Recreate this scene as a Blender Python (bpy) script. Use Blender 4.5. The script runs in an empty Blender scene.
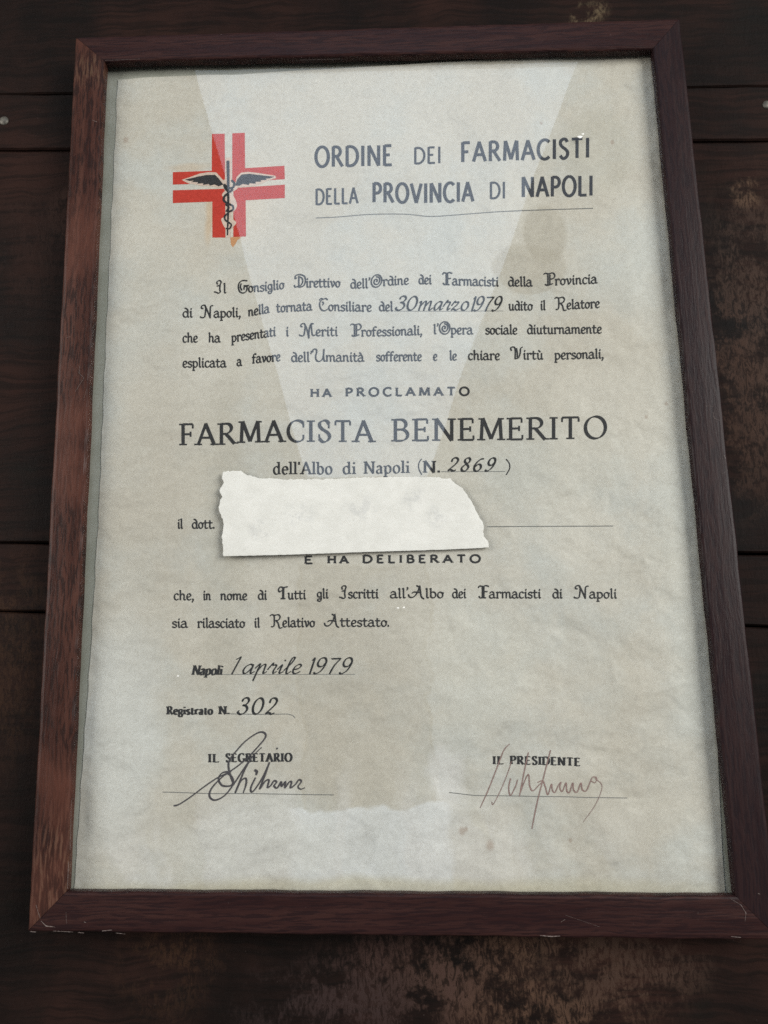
import bpy, math, random
from mathutils import Vector, Matrix
random.seed(7)
SC = bpy.context.scene
COL = SC.collection

# ------------------------------------------------------------------ camera model
F = 799.875
RV = Vector((-0.18626189, 0.02977514, -0.01914709))
TT = Vector((0.00130091, -0.04617739, 0.46456595))
RM = Matrix.Rotation(RV.length, 3, RV.normalized())
D = Matrix(((1, 0, 0), (0, -1, 0), (0, 0, -1)))
LIP = 0.024                      # height of the frame's top face above the boards
CAM_ROT = D @ RM.transposed() @ D
CAM_POS = D @ (-(RM.transposed() @ TT)) + Vector((0, 0, LIP))


def ray(px, py):
    return CAM_ROT @ Vector(((px - 384) / F, -(py - 512) / F, -1.0))


def at(px, py, z):
    """point of the horizontal plane of height z that the photograph shows at (px, py)"""
    d = ray(px, py)
    k = (z - CAM_POS.z) / d.z
    return CAM_POS + d * k


# ------------------------------------------------------------------ materials
class NG:
    def __init__(s, name):
        s.m = bpy.data.materials.new(name)
        s.m.use_nodes = True
        s.t = s.m.node_tree
        s.t.nodes.clear()
        s.out = s.t.nodes.new('ShaderNodeOutputMaterial')
        tc = s.t.nodes.new('ShaderNodeTexCoord')
        s.co = tc.outputs['Object']

    def n(s, kind, **kw):
        nd = s.t.nodes.new(kind)
        for k, v in kw.items():
            setattr(nd, k, v)
        return nd

    def put(s, sock, v):
        if hasattr(v, 'is_output') or isinstance(v, bpy.types.NodeSocket):
            s.t.links.new(v, sock)
        else:
            if isinstance(v, (tuple, list)) and len(v) == 3 and sock.type == 'RGBA':
                v = (*v, 1)
            sock.default_value = v

    def math(s, op, a, b=0.0, clamp=False):
        nd = s.n('ShaderNodeMath', operation=op, use_clamp=clamp)
        s.put(nd.inputs[0], a)
        s.put(nd.inputs[1], b)
        return nd.outputs[0]

    def mapping(s, scale=(1, 1, 1), loc=(0, 0, 0), rot=(0, 0, 0), vec=None):
        nd = s.n('ShaderNodeMapping')
        s.put(nd.inputs['Vector'], vec or s.co)
        nd.inputs['Scale'].default_value = scale
        nd.inputs['Location'].default_value = loc
        nd.inputs['Rotation'].default_value = rot
        return nd.outputs[0]

    def noise(s, scale, detail=4, rough=.55, vec=None, dist=0.0):
        nd = s.n('ShaderNodeTexNoise')
        s.put(nd.inputs['Vector'], vec or s.co)
        nd.inputs['Scale'].default_value = scale
        nd.inputs['Detail'].default_value = detail
        nd.inputs['Roughness'].default_value = rough
        nd.inputs['Distortion'].default_value = dist
        return nd.outputs['Fac']

    def ramp(s, fac, a, b, va=0.0, vb=1.0):
        nd = s.n('ShaderNodeMapRange', interpolation_type='SMOOTHSTEP')
        s.put(nd.inputs[0], fac)
        for i, v in enumerate((a, b, va, vb)):
            nd.inputs[1 + i].default_value = v
        return nd.outputs[0]

    def mix(s, fac, a, b, blend='MIX'):
        nd = s.n('ShaderNodeMix', data_type='RGBA', blend_type=blend)
        s.put(nd.inputs[0], fac)
        s.put(nd.inputs[6], a)
        s.put(nd.inputs[7], b)
        return nd.outputs[2]

    def warp(s, amount, scale, base=None):
        nd = s.n('ShaderNodeTexNoise')
        s.put(nd.inputs['Vector'], s.co)
        nd.inputs['Scale'].default_value = scale
        nd.inputs['Detail'].default_value = 3
        v = s.n('ShaderNodeVectorMath', operation='SUBTRACT')
        s.put(v.inputs[0], nd.outputs['Color'])
        v.inputs[1].default_value = (.5, .5, .5)
        w = s.n('ShaderNodeVectorMath', operation='SCALE')
        s.put(w.inputs[0], v.outputs[0])
        w.inputs['Scale'].default_value = amount
        a = s.n('ShaderNodeVectorMath', operation='ADD')
        s.put(a.inputs[0], base or s.co)
        s.put(a.inputs[1], w.outputs[0])
        return a.outputs[0]

    def blob(s, c, rx, ry, vec=None, soft=.3, rot=0.0):
        """1 inside an ellipse centred at c, 0 outside"""
        sub = s.n('ShaderNodeVectorMath', operation='SUBTRACT')
        s.put(sub.inputs[0], vec or s.co)
        sub.inputs[1].default_value = (c[0], c[1], 0)
        rt = s.n('ShaderNodeMapping')
        rt.inputs['Rotation'].default_value = (0, 0, rot)
        rt.inputs['Scale'].default_value = (1 / rx, 1 / ry, 0)
        rt.vector_type = 'POINT'
        s.put(rt.inputs['Vector'], sub.outputs[0])
        ln = s.n('ShaderNodeVectorMath', operation='LENGTH')
        s.put(ln.inputs[0], rt.outputs[0])
        return s.ramp(ln.outputs['Value'], 1 + soft, 1 - soft, 0, 1)

    def box(s, c, rx, ry, vec=None, soft=.1):
        sub = s.n('ShaderNodeVectorMath', operation='SUBTRACT')
        s.put(sub.inputs[0], vec or s.co)
        sub.inputs[1].default_value = (c[0], c[1], 0)
        ab = s.n('ShaderNodeVectorMath', operation='ABSOLUTE')
        s.put(ab.inputs[0], sub.outputs[0])
        sp = s.n('ShaderNodeSeparateXYZ')
        s.put(sp.inputs[0], ab.outputs[0])
        m_ = s.math('MAXIMUM', s.math('MULTIPLY', sp.outputs[0], 1 / rx), s.math('MULTIPLY', sp.outputs[1], 1 / ry))
        return s.ramp(m_, 1 + soft, 1 - soft, 0, 1)

    def bump(s, h, dist, strength=1.0, nrm=None):
        b = s.n('ShaderNodeBump')
        b.inputs['Strength'].default_value = strength
        b.inputs['Distance'].default_value = dist
        s.put(b.inputs['Height'], h)
        if nrm is not None:
            s.put(b.inputs['Normal'], nrm)
        return b.outputs[0]

    def principled(s, color, rough, spec=.5, normal=None, metal=0.0):
        p = s.n('ShaderNodeBsdfPrincipled')
        s.put(p.inputs['Base Color'], color)
        s.put(p.inputs['Roughness'], rough)
        p.inputs['Specular IOR Level'].default_value = spec
        p.inputs['Metallic'].default_value = metal
        if normal is not None:
            s.put(p.inputs['Normal'], normal)
        s.t.links.new(p.outputs[0], s.out.inputs[0])
        return s.m


def pxy(x, y, z):
    p = at(x, y, z)
    return (p.x, p.y)


Z_GLASS_BOT = LIP - .0078
Z_GLASS_TOP = LIP - .0058
Z_PAPER = LIP - .0098


def mat_paper():
    g = NG('aged_paper')
    w = g.warp(.012, 22)
    w2 = g.warp(.03, 30)
    base = g.mix(g.ramp(g.noise(7, 4), .3, .7), (0.530, 0.487, 0.427), (0.595, 0.558, 0.506))
    # faint cool patches and warm foxing
    base = g.mix(g.ramp(g.noise(16, 5, .6, vec=g.mapping(loc=(3, 1, 0))), .42, .66, 0, .75), base, (0.538, 0.538, 0.518))
    base = g.mix(g.ramp(g.noise(11, 4, .6, vec=g.mapping(loc=(7, 4, 0))), .48, .70, 0, .35), base, (0.499, 0.443, 0.373))

    def patch(px, py, rx, ry, colr, amt, soft=.25, rot=0, vec=None):
        nonlocal base
        f = g.math('MULTIPLY', g.blob(pxy(px, py, Z_PAPER), rx, ry, vec or w, soft, rot), amt)
        base = g.mix(f, base, colr)
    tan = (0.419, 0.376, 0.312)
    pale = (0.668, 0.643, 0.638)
    # glass reflections painted into the sheet: dark phone shape, pale glare below it
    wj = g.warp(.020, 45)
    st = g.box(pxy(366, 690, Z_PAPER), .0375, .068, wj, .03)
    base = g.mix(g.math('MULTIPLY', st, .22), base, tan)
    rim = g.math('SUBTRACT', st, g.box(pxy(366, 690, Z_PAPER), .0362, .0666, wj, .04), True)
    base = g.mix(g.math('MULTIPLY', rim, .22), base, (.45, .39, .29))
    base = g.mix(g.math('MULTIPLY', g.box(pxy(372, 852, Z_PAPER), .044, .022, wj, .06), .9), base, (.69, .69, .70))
    streaks = g.noise(1, 2, .5, vec=g.mapping((42, 11, 1), vec=g.warp(.05, 14)))
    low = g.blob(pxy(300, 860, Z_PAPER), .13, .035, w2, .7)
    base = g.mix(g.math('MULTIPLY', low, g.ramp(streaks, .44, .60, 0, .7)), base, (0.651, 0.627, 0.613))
    base = g.mix(g.math('MULTIPLY', low, g.ramp(streaks, .55, .34, 0, .22)), base, (0.437, 0.411, 0.355))
    patch(545, 233, .012, .019, tan, .62, .14, .2)           # dark glass reflections painted into the paper, here and next two patches
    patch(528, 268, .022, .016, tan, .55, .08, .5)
    patch(600, 150, .022, .030, (0.453, 0.419, 0.355), .45, .2, .3)
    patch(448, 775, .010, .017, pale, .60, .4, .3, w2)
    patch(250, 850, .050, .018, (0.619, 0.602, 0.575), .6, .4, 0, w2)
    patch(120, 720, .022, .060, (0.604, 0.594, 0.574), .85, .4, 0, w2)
    patch(480, 665, .028, .038, (0.624, 0.598, 0.545), .5, .4, .3, w2)
    patch(150, 480, .022, .10, (0.485, 0.439, 0.380), .5, .5, 0)
    patch(225, 560, .012, .10, (0.469, 0.431, 0.371), .5, .5, 0)
    patch(700, 560, .02, .12, (0.585, 0.570, 0.527), .5, .5, -.1)
    patch(520, 460, .06, .03, (0.519, 0.490, 0.435), .4, .5, 0)
    # foot of the sheet browned
    patch(360, 893, .18, .006, (0.509, 0.460, 0.348), .7, .5, 0)
    # orange bleed of the red ink
    patch(208, 216, .0025, .015, (.56, .36, .19), .55, .6, 0)
    patch(190, 168, .012, .003, (.56, .36, .19), .35, .6, 0)
    patch(240, 200, .020, .026, (.68, .57, .44), .35, .7, 0)
    # little rust specks
    for (x, y, r) in ((462, 831, .0016), (490, 845, .0020), (126, 140, .0016), (541, 124, .0008), (666, 404, .0009),
                      (646, 417, .0008), (612, 143, .0012), (466, 829, .001), (570, 840, .0009)):
        patch(x, y, r, r * 1.3, (.33, .24, .19), .55, .6, 0, g.co)
    fine = g.noise(900, 3, .8)
    fine2 = g.noise(330, 3, .7)
    base = g.mix(g.ramp(fine, .35, .65, 0, .22), base, g.mix(1.0, base, (0.571, 0.556, 0.556), 'MULTIPLY'))
    base = g.mix(g.ramp(fine2, .35, .65, 0, .18), base, g.mix(1.0, base, (0.586, 0.571, 0.557), 'MULTIPLY'))
    bmp = g.bump(g.noise(260, 4, .7), .00018, .7)
    bmp = g.bump(g.noise(16, 3, .5, vec=w2), .012, .75, bmp)
    bmp = g.bump(g.math('MULTIPLY', low, streaks), .004, .5, bmp)
    return g.principled(base, .50, .35, bmp)


def mat_ink(name, colr, worn=.0, rough=.6):
    g = NG(name)
    c = g.mix(g.ramp(g.noise(500, 3, .7), .35, .75, 0, .5 + worn), colr, tuple(min(1, v * 1.4 + .008) for v in colr))
    return g.principled(c, rough, .2)


def mat_frame(axis):
    g = NG('varnished_wood_' + ('lengthwise' if axis == 'y' else 'crosswise'))
    s1 = (720, 80, 90) if axis == 'y' else (60, 800, 90)
    s2 = (160, 9, 40) if axis == 'y' else (9, 160, 40)
    vec = g.warp(.004, 30)
    streak = g.noise(1.0, 4, .65, vec=g.mapping(s1, vec=vec))
    broad = g.noise(1.0, 4, .6, vec=g.mapping(s2, vec=vec))
    red = (.068, .028, .020)
    dark = (.016, .008, .007)
    c = g.mix(g.ramp(broad, .3, .72), (.032, .012, .009), red)
    pores = g.ramp(streak, .43, .53, 1, 0)
    c = g.mix(g.math('MULTIPLY', pores, .85), c, dark)
    if axis == 'y':
        # the right-hand rail is mixed darker, the left-hand one gets lighter red patches
        sx = g.n('ShaderNodeSeparateXYZ')
        g.put(sx.inputs[0], g.co)
        right_side = g.ramp(sx.outputs[0], -.05, .05)
        c = g.mix(g.math('MULTIPLY', right_side, .80), c, (.010, .006, .008))
        red_blotch = g.ramp(g.noise(14, 3), .50, .72, 0, .5)
        red_blotch = g.math('MULTIPLY', red_blotch, g.math('SUBTRACT', 1.0, right_side))
        c = g.mix(red_blotch, c, (.105, .040, .027))
        base_w = pxy(56, 880, LIP)
        f = g.math('MULTIPLY', g.blob(base_w, .012, .030, vec, .5), g.ramp(streak, .50, .62, 0, .35))
        c = g.mix(f, c, (.16, .095, .062))
        f = g.math('MULTIPLY', g.blob(pxy(92, 70, LIP), .010, .012, vec, .5), g.ramp(streak, .48, .62, 0, .5))
        c = g.mix(f, c, (.10, .065, .04))
    else:
        c = g.mix(.60, c, (.014, .007, .009))
    # small chips and dust in the varnish
    chips = g.ramp(g.noise(420, 2, .5), .745, .775)
    c = g.mix(g.math('MULTIPLY', chips, .1), c, (.20, .16, .15))
    rough = g.ramp(broad, .2, .8, .30, .44)
    b = g.bump(streak, .00025, .8)
    return g.principled(c, rough, .11, b)


def mat_board(i):
    g = NG('dark_worn_wood')
    vec = g.warp(.02, 18)
    n1 = g.noise(9, 5, .6)
    c = g.mix(g.ramp(n1, .35, .7), (.0058, .0038, .0032), (.0230, .0105, .0080))
    gr = g.noise(1.0, 4, .6, vec=g.mapping((16, 300, 60), vec=vec))
    c = g.mix(g.ramp(gr, .42, .62, 0, .55), c, (.003, .0026, .0024))
    speck = g.noise(1.0, 5, .75, vec=g.mapping((360, 120, 200)), dist=1.2)
    blot = g.noise(38, 6, .72, vec=g.warp(.006, 60))

    def wear(px, py, rx, ry, colr, amt, soft=.5, rot=0):
        nonlocal c
        f = g.blob(pxy(px, py, .0), rx, ry, vec, soft, rot)
        f = g.math('MULTIPLY', f, g.ramp(blot, .42, .56))
        f = g.math('MULTIPLY', f, g.ramp(speck, .42, .56, .12, 1))
        c = g.mix(g.math('MULTIPLY', f, amt), c, tuple(v * .58 for v in colr))
    brown = (.078, .048, .036)
    wear(760, 330, .034, .090, brown, .9, .5)
    wear(735, 400, .018, .060, (.085, .046, .032), .8, .5)
    wear(742, 190, .011, .011, (.14, .085, .055), .9, .4)
    wear(10, 650, .024, .055, (.070, .035, .020), .55, .6)
    wear(66, 215, .012, .020, (.075, .040, .030), .9, .4)
    wear(20, 240, .040, .040, (.035, .018, .014), .8, .6)
    wear(588, 12, .012, .009, (.17, .125, .075), .9, .4)
    wear(535, 985, .075, .026, (.120, .068, .045), .95, .35)
    wear(400, 985, .045, .026, (.085, .048, .040), .8, .5)
    wear(170, 960, .024, .026, (.060, .030, .018), .8, .6)
    wear(630, 965, .040, .018, (.070, .042, .032), .8, .5)
    wear(330, 1010, .05, .02, (.05, .032, .030), .8, .5)
    # greenish black grime and faint blue-grey bloom
    c = g.mix(g.ramp(g.noise(15, 4, .6, vec=g.mapping(loc=(2, 9, 0))), .5, .75, 0, .6), c, (.0055, .0060, .0050))
    dust = g.ramp(g.noise(650, 2, .6), .74, .80, 0, .2)
    c = g.mix(dust, c, (.16, .13, .12))
    rough = g.ramp(n1, .3, .7, .55, .75)
    b = g.bump(g.math('ADD', g.math('MULTIPLY', gr, .5), speck), .0006, .6)
    return g.principled(c, rough, .07, b)


def mat_plain(name, c1, c2, scale, rough, spec=.3, metal=0.0, bump=.0002):
    g = NG(name)
    n = g.noise(scale, 4, .6)
    return g.principled(g.mix(g.ramp(n, .3, .7), c1, c2), rough, spec, g.bump(n, bump, .6), metal)


def mat_scrap():
    g = NG('torn_white_paper')
    n = g.noise(90, 5, .6)
    c = g.mix(g.ramp(n, .35, .7), (.58, .58, .54), (.63, .63, .59))
    for (x, y, r) in ((436, 517, .006), (300, 514, .008), (258, 530, .006), (415, 497, .006), (360, 510, .008)):
        f = g.math('MULTIPLY', g.blob(pxy(x, y, Z_GLASS_TOP), r, r * .8, g.warp(.012, 60), .6), g.ramp(g.noise(240, 5, .7), .44, .60, 0, .32))
        c = g.mix(f, c, (.36, .37, .37))
    b = g.bump(g.noise(420, 5, .75), .00035, .9)
    b = g.bump(g.noise(60, 3, .5), .0012, .5, b)
    return g.principled(c, .85, .2, b)


def mat_glass():
    g = NG('pane_glass')
    lw = g.n('ShaderNodeLayerWeight')
    lw.inputs['Blend'].default_value = .5
    wav = g.bump(g.noise(7, 2, .5), .0008, .5)
    f = g.math('POWER', lw.outputs['Facing'], 5.0)
    f = g.math('ADD', g.math('MULTIPLY', f, .96), .042)
    tr = g.n('ShaderNodeBsdfTransparent')
    tr.inputs[0].default_value = (.975, .985, .975, 1)
    gl = g.n('ShaderNodeBsdfGlossy')
    gl.inputs['Roughness'].default_value = .018
    g.put(gl.inputs['Normal'], wav)
    mx = g.n('ShaderNodeMixShader')
    g.put(mx.inputs[0], f)
    g.t.links.new(tr.outputs[0], mx.inputs[1])
    g.t.links.new(gl.outputs[0], mx.inputs[2])
    g.t.links.new(mx.outputs[0], g.out.inputs[0])
    return g.m


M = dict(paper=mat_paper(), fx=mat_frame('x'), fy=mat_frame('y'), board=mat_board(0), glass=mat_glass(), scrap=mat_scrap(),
         ink=mat_ink('black_printing_ink', (.022, .022, .025)),
         head=mat_ink('faded_blue_black_ink', (.040, .043, .055)),
         soft=mat_ink('worn_grey_ink', (.050, .050, .052), .2),
         rule=mat_ink('thin_grey_rule_ink', (.13, .13, .13)),
         script=mat_ink('brush_script_ink', (.016, .017, .020)),
         red=mat_ink('red_printing_ink', (.42, .030, .017)),
         halo=mat_ink('unprinted_paper_edge', (.52, .40, .34)),
         pen=mat_ink('grey_pen_ink', (.055, .050, .058)),
         brownpen=mat_ink('faded_brown_pen_ink', (.23, .145, .135), .2),
         backing=mat_plain('grey_green_backing_card', (.27, .27, .235), (.34, .335, .30), 40, .8),
         hard=mat_plain('hardboard', (.10, .06, .035), (.13, .08, .05), 60, .8),
         gap=mat_plain('black_dirt', (.004, .004, .004), (.006, .006, .006), 60, .9, .1),
         scuff=mat_plain('bare_wood_scuff', (.06, .04, .035), (.22, .18, .165), 900, .7),
         nail=mat_plain('dull_steel', (.07, .065, .055), (.14, .13, .11), 500, .55, .4, .5),
         dust=mat_plain('white_lint', (.75, .75, .72), (.85, .85, .82), 300, .8))


# ------------------------------------------------------------------ objects
class MB:
    def __init__(s):
        s.v, s.f, s.mi, s.cur = [], [], [], 0

    def face(s, pts):
        i = len(s.v)
        s.v += [tuple(p) for p in pts]
        s.f.append(tuple(range(i, i + len(pts))))
        s.mi.append(s.cur)

    def grid(s, rows, closed=False):
        """rows: lists of points of equal length; welded"""
        i = len(s.v)
        n = len(rows[0])
        for r in rows:
            s.v += [tuple(p) for p in r]
        for a in range(len(rows) - 1):
            for b in range(n if closed else n - 1):
                c = (b + 1) % n
                s.f.append((i + a * n + b, i + a * n + c, i + (a + 1) * n + c, i + (a + 1) * n + b))
                s.mi.append(s.cur)

    def build(s, name, mats, parent=None, smooth=False):
        me = bpy.data.meshes.new(name)
        me.from_pydata(s.v, [], s.f)
        if not isinstance(mats, (list, tuple)):
            mats = [mats]
        for m in mats:
            me.materials.append(m)
        me.polygons.foreach_set('material_index', s.mi)
        if smooth:
            me.polygons.foreach_set('use_smooth', [True] * len(s.f))
        me.update()
        o = bpy.data.objects.new(name, me)
        COL.objects.link(o)
        if parent:
            o.parent = parent
        return o


def tag(o, label=None, cat=None, group=None, kind=None):
    for k, v in (('label', label), ('category', cat), ('group', group), ('kind', kind)):
        if v:
            o[k] = v
    return o


def empty(name):
    o = bpy.data.objects.new(name, None)
    o.empty_display_size = .02
    COL.objects.link(o)
    return o


def lerp(a, b, t):
    return a + (b - a) * t


# ---- boards under the frame (px rows of left and right ends of each joint)
boards = empty('wooden_board_surface')
tag(boards, 'dark worn brown wooden boards lying crosswise under the picture frame', 'board surface')


def board(name, yl0, yr0, yl1, yr1, top, thick=.012, bev=.0009, seg=60, wob=.0003):
    """board between two joints; ends given as pixel heights at x=0 and x=768"""
    def edge(ya, yb, z):
        a, b = at(0, ya, z), at(768, yb, z)
        d = (b - a)
        return a - d * .45, b + d * .45
    a0, a1 = edge(yl0, yr0, top)
    b0, b1 = edge(yl1, yr1, top)
    rnd = random.Random(name + str(yl0))
    ph = [rnd.uniform(0, 6) for _ in range(4)]
    rows = []
    for i in range(seg + 1):
        t = i / seg
        p, q = a0.lerp(a1, t), b0.lerp(b1, t)
        u = (q - p).normalized()
        j0 = wob * (math.sin(t * 61 + ph[0]) + .6 * math.sin(t * 147 + ph[1]))
        j1 = wob * (math.sin(t * 53 + ph[2]) + .6 * math.sin(t * 171 + ph[3]))
        p = p + u * j0
        q = q + u * j1
        r = []
        for (o, dz) in ((0, -thick), (0, -bev * 1.3), (bev, 0)):
            r.append(p + u * o + Vector((0, 0, dz)))
        for (o, dz) in ((-bev, 0), (0, -bev * 1.3), (0, -thick)):
            r.append(q + u * o + Vector((0, 0, dz)))
        rows.append(r)
    m = MB()
    m.grid(rows, closed=True)
    m.face(rows[0])
    m.face(list(reversed(rows[-1])))
    return m.build(name, M['board'], boards)


board('board', -420, -440, 94, 86, 0.0)
board('batten', 94.5, 86.5, 149, 139, .0028, .012)
board('board', 149.8, 140, 542, 553, 0.0)
board('batten', 543.6, 555.6, 611, 626, .0006)
board('board', 612.4, 628, 1500, 1500, -.0006)
m = MB()                                             # support seen only through the joints
for (x0, y0, x1, y1, z0, z1) in ((-.6, -.75, .6, .75, -.030, -.0145),):
    P = [Vector((x, y, z)) for z in (z0, z1) for (x, y) in ((x0, y0), (x1, y0), (x1, y1), (x0, y1))]
    m.face([P[3], P[2], P[1], P[0]])
    m.face(P[4:])
    for a, b in ((0, 1), (1, 2), (2, 3), (3, 0)):
        m.face([P[a], P[b], P[b + 4], P[a + 4]])
m.build('underlay', M['gap'], boards)


def nail(px, py, r, z=.0028):
    c = at(px, py, z)
    rows = []
    for (rr, h) in ((1, -.0005), (1, .0003), (.85, .0008), (.5, .0012), (.02, .0013)):
        rows.append([c + Vector((r * rr * math.cos(a * math.pi / 8), r * rr * math.sin(a * math.pi / 8), h)) for a in range(16)])
    m = MB()
    m.grid(rows, closed=True)
    m.build('nail', M['nail'], boards, True)


nail(4, 121, .0032)
nail(767, 105, .0030)

# ---- the frame
frame = empty('picture_frame')
frame.location = (0, 0, 0)
tag(frame, 'dark reddish brown wooden picture frame with mitred corners, glazed, lying on the boards', 'picture frame')
IN = [at(x, y, LIP) for x, y in ((104.5, 61), (653, 48.5), (736, 896), (66.5, 891.5))]
OUT = [at(x, y, LIP) for x, y in ((75, 36.5), (680.5, 17.5), (781, 941), (27, 932))]
SCW = .5
FB = .0010 + .0028                                   # underside of the frame, it rests on the raised batten


def stroke_on(m, pts, w, z):
    """thin raised mark on a horizontal face, points in photograph pixels"""
    P = [at(x, y, z) for x, y in pts]
    L, R_ = [], []
    for i, p in enumerate(P):
        d = (P[min(i + 1, len(P) - 1)] - P[max(i - 1, 0)]).normalized()
        n = Vector((-d.y, d.x, 0))
        k = w * (.5 if 0 < i < len(P) - 1 else .2)
        L.append(p + n * k)
        R_.append(p - n * k)
    m.grid([R_, L])


SCUFF = {
    3: [([(92, 120), (97, 122)], .0009), ([(80, 365), (79, 373), (84, 378), (75, 392)], .0004), ([(84, 398), (87, 388)], .0004),
        ([(66, 338), (71, 336)], .0005), ([(68.5, 862), (67.5, 889)], .0010), ([(41, 921), (46, 926), (55, 927)], .0011),
        ([(30, 931.5), (36, 932)], .0014), ([(71.5, 800), (70, 850)], .0006), ([(36, 905), (40, 918)], .0008)],
    2: [([(66, 912), (66.5, 924)], .0005), ([(84, 922), (86, 922.5)], .0013), ([(53, 931), (73, 932)], .0009),
        ([(78, 932.5), (84, 933)], .0012), ([(102, 931), (112, 930)], .0014), ([(116, 933), (125, 934)], .0008),
        ([(540, 935.5), (552, 936.5), (560, 936)], .0010), ([(561, 922), (565, 919.5)], .0009), ([(565, 915), (600, 927)], .0003),
        ([(731, 936.5), (741, 937.5)], .0012), ([(731, 899), (741, 905), (746, 913), (745, 922)], .0004), ([(698, 912), (698, 914)], .0006)],
    1: [([(706, 406), (714, 406.5)], .0006), ([(713, 412), (714, 418), (720, 421)], .0004), ([(724, 455), (726, 459)], .0007),
        ([(722, 474), (728, 470)], .0003), ([(758, 893.5), (760, 894)], .0016), ([(716, 600), (722, 660)], .0002)],
    0: [([(220, 34), (222, 35)], .0006), ([(300, 60), (340, 59)], .0003), ([(105, 60.5), (140, 59)], .0004)],
}
for k in range(4):
    a_o, b_o = OUT[k], OUT[(k + 1) % 4]
    a_i, b_i = IN[k], IN[(k + 1) % 4]
    # (share of the width from outer to inner edge, height)
    prof = [(0, FB), (0, LIP - .0022), (.015, LIP - .0010), (.05, LIP - .0003), (.12, LIP), (.5, LIP + .0002), (.92, LIP),
            (.965, LIP - .0004), (.99, LIP - .0010), (1, LIP - .0022), (1, Z_GLASS_TOP + .00005), (.74, Z_GLASS_TOP + .00005), (.74, FB)]
    rnd = random.Random(k)
    ph = [rnd.uniform(0, 6) for _ in range(6)]
    rows = []
    N = 80
    ulen = (b_o - a_o).normalized()
    for i in range(N + 1):
        t = i / N
        if i == 0:
            t = .00025
        if i == N:
            t = 1 - .00025
        po, pi = a_o.lerp(b_o, t), a_i.lerp(b_i, t)
        ww = (pi - po).length
        un = (pi - po).normalized()
        row = []
        for j, (s, z) in enumerate(prof):
            wob = 0
            if 0 < i < N:
                wob = .00016 * math.sin(t * 37 + ph[0] + s) + .00010 * math.sin(t * 91 + ph[1] + s * 2)
                if j in (2, 3, 7, 8):
                    wob += rnd.uniform(-.00014, .00014)
            p = po.lerp(pi, s) + un * wob
            row.append(Vector((p.x, p.y, z + (rnd.uniform(-.00006, .00006) if j in (2, 3, 7, 8) else 0))))
        rows.append(row)
    m = MB()
    m.grid(rows, closed=True)
    m.face(rows[0])
    m.face(list(reversed(rows[-1])))
    m.cur = 1
    for j, (pts, w) in enumerate(SCUFF.get(k, [])):
        stroke_on(m, pts, w * SCW, LIP + .00035 + j * .00001)
    o = m.build('rail', [M['fx'] if k % 2 == 0 else M['fy'], M['scuff']], frame)
    tag(o, ['top rail with a dull varnish', 'dark varnished right rail', 'bottom rail with pale chips along its outer edge',
            'left rail with reddish grain'][k])


def inner(k, s, z):
    p = IN[k].lerp(OUT[k], s)
    return Vector((p.x, p.y, z))


def slab(name, mat, s, z0, z1, parent):
    a = [inner(k, s, z0) for k in range(4)]
    b = [inner(k, s, z1) for k in range(4)]
    m = MB()
    m.face(a)
    m.face(list(reversed(b)))
    for k in range(4):
        j = (k + 1) % 4
        m.face([a[j], a[k], b[k], b[j]])
    return m.build(name, mat, parent)


slab('glass_pane', M['glass'], .16, Z_GLASS_BOT, Z_GLASS_TOP, frame)
slab('backing_card', M['backing'], .20, Z_PAPER - .0014, Z_PAPER - .0004, frame)
slab('back_board', M['hard'], .20, Z_PAPER - .0046, Z_PAPER - .0015, frame)


# ------------------------------------------------------------------ the certificate
EL0, EL1 = at(118, 79, Z_PAPER), at(76, 860, Z_PAPER)


def height(x, y):
    """cockling of the sheet, metres above its lowest level"""
    h = 0
    h += .00035 * math.sin(x * 23 + 1.3 * math.sin(y * 9 + 1) + .7)
    h += .00022 * math.sin(y * 19 + 1.1 * math.sin(x * 15) + 2.0)
    h += .00012 * math.sin(x * 61 + y * 17 + 2 * math.sin(y * 12))
    # folds fanning out of the foot of the sheet
    k = max(0.0, min(1.0, (-.10 - y) / .13))
    k = k * k * (3 - 2 * k)
    h += k * .00026 * math.sin(x * 150 + y * 20 + 2.2 * math.sin(x * 31 + y * 11))
    h += k * .00012 * math.sin(x * 290 - y * 35 + 1.7)
    # small buckles along the top edge
    k = max(0.0, min(1.0, (y - .205) / .05))
    h += k * .00025 * math.sin(x * 70 + 1.0)
    e = max(0.0, min(1.0, (x - (EL0.x + (EL1.x - EL0.x) * (y - EL0.y) / (EL1.y - EL0.y))) / .025))
    return (h * 1.5 + .0009) * (.15 + .85 * e * e * (3 - 2 * e))


EDGE_L = [(78.5, 118), (188, 113), (350, 105.5), (500, 99.5), (560, 96), (650, 91), (760, 83), (850, 77), (905, 73)]
EDGE_R = [(54, 658), (300, 684), (470, 699), (650, 713), (760, 718), (850, 722), (905, 726)]
EDGE_T = [(110, 80), (160, 77), (200, 74.5), (230, 75), (300, 70.5), (400, 66.5), (500, 60), (600, 56.5), (660, 53)]


def interp(tab, t):
    if t <= tab[0][0]:
        return tab[0][1]
    for (a, u), (b, v) in zip(tab, tab[1:]):
        if t <= b:
            return u + (v - u) * (t - a) / (b - a)
    return tab[-1][1]


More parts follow.
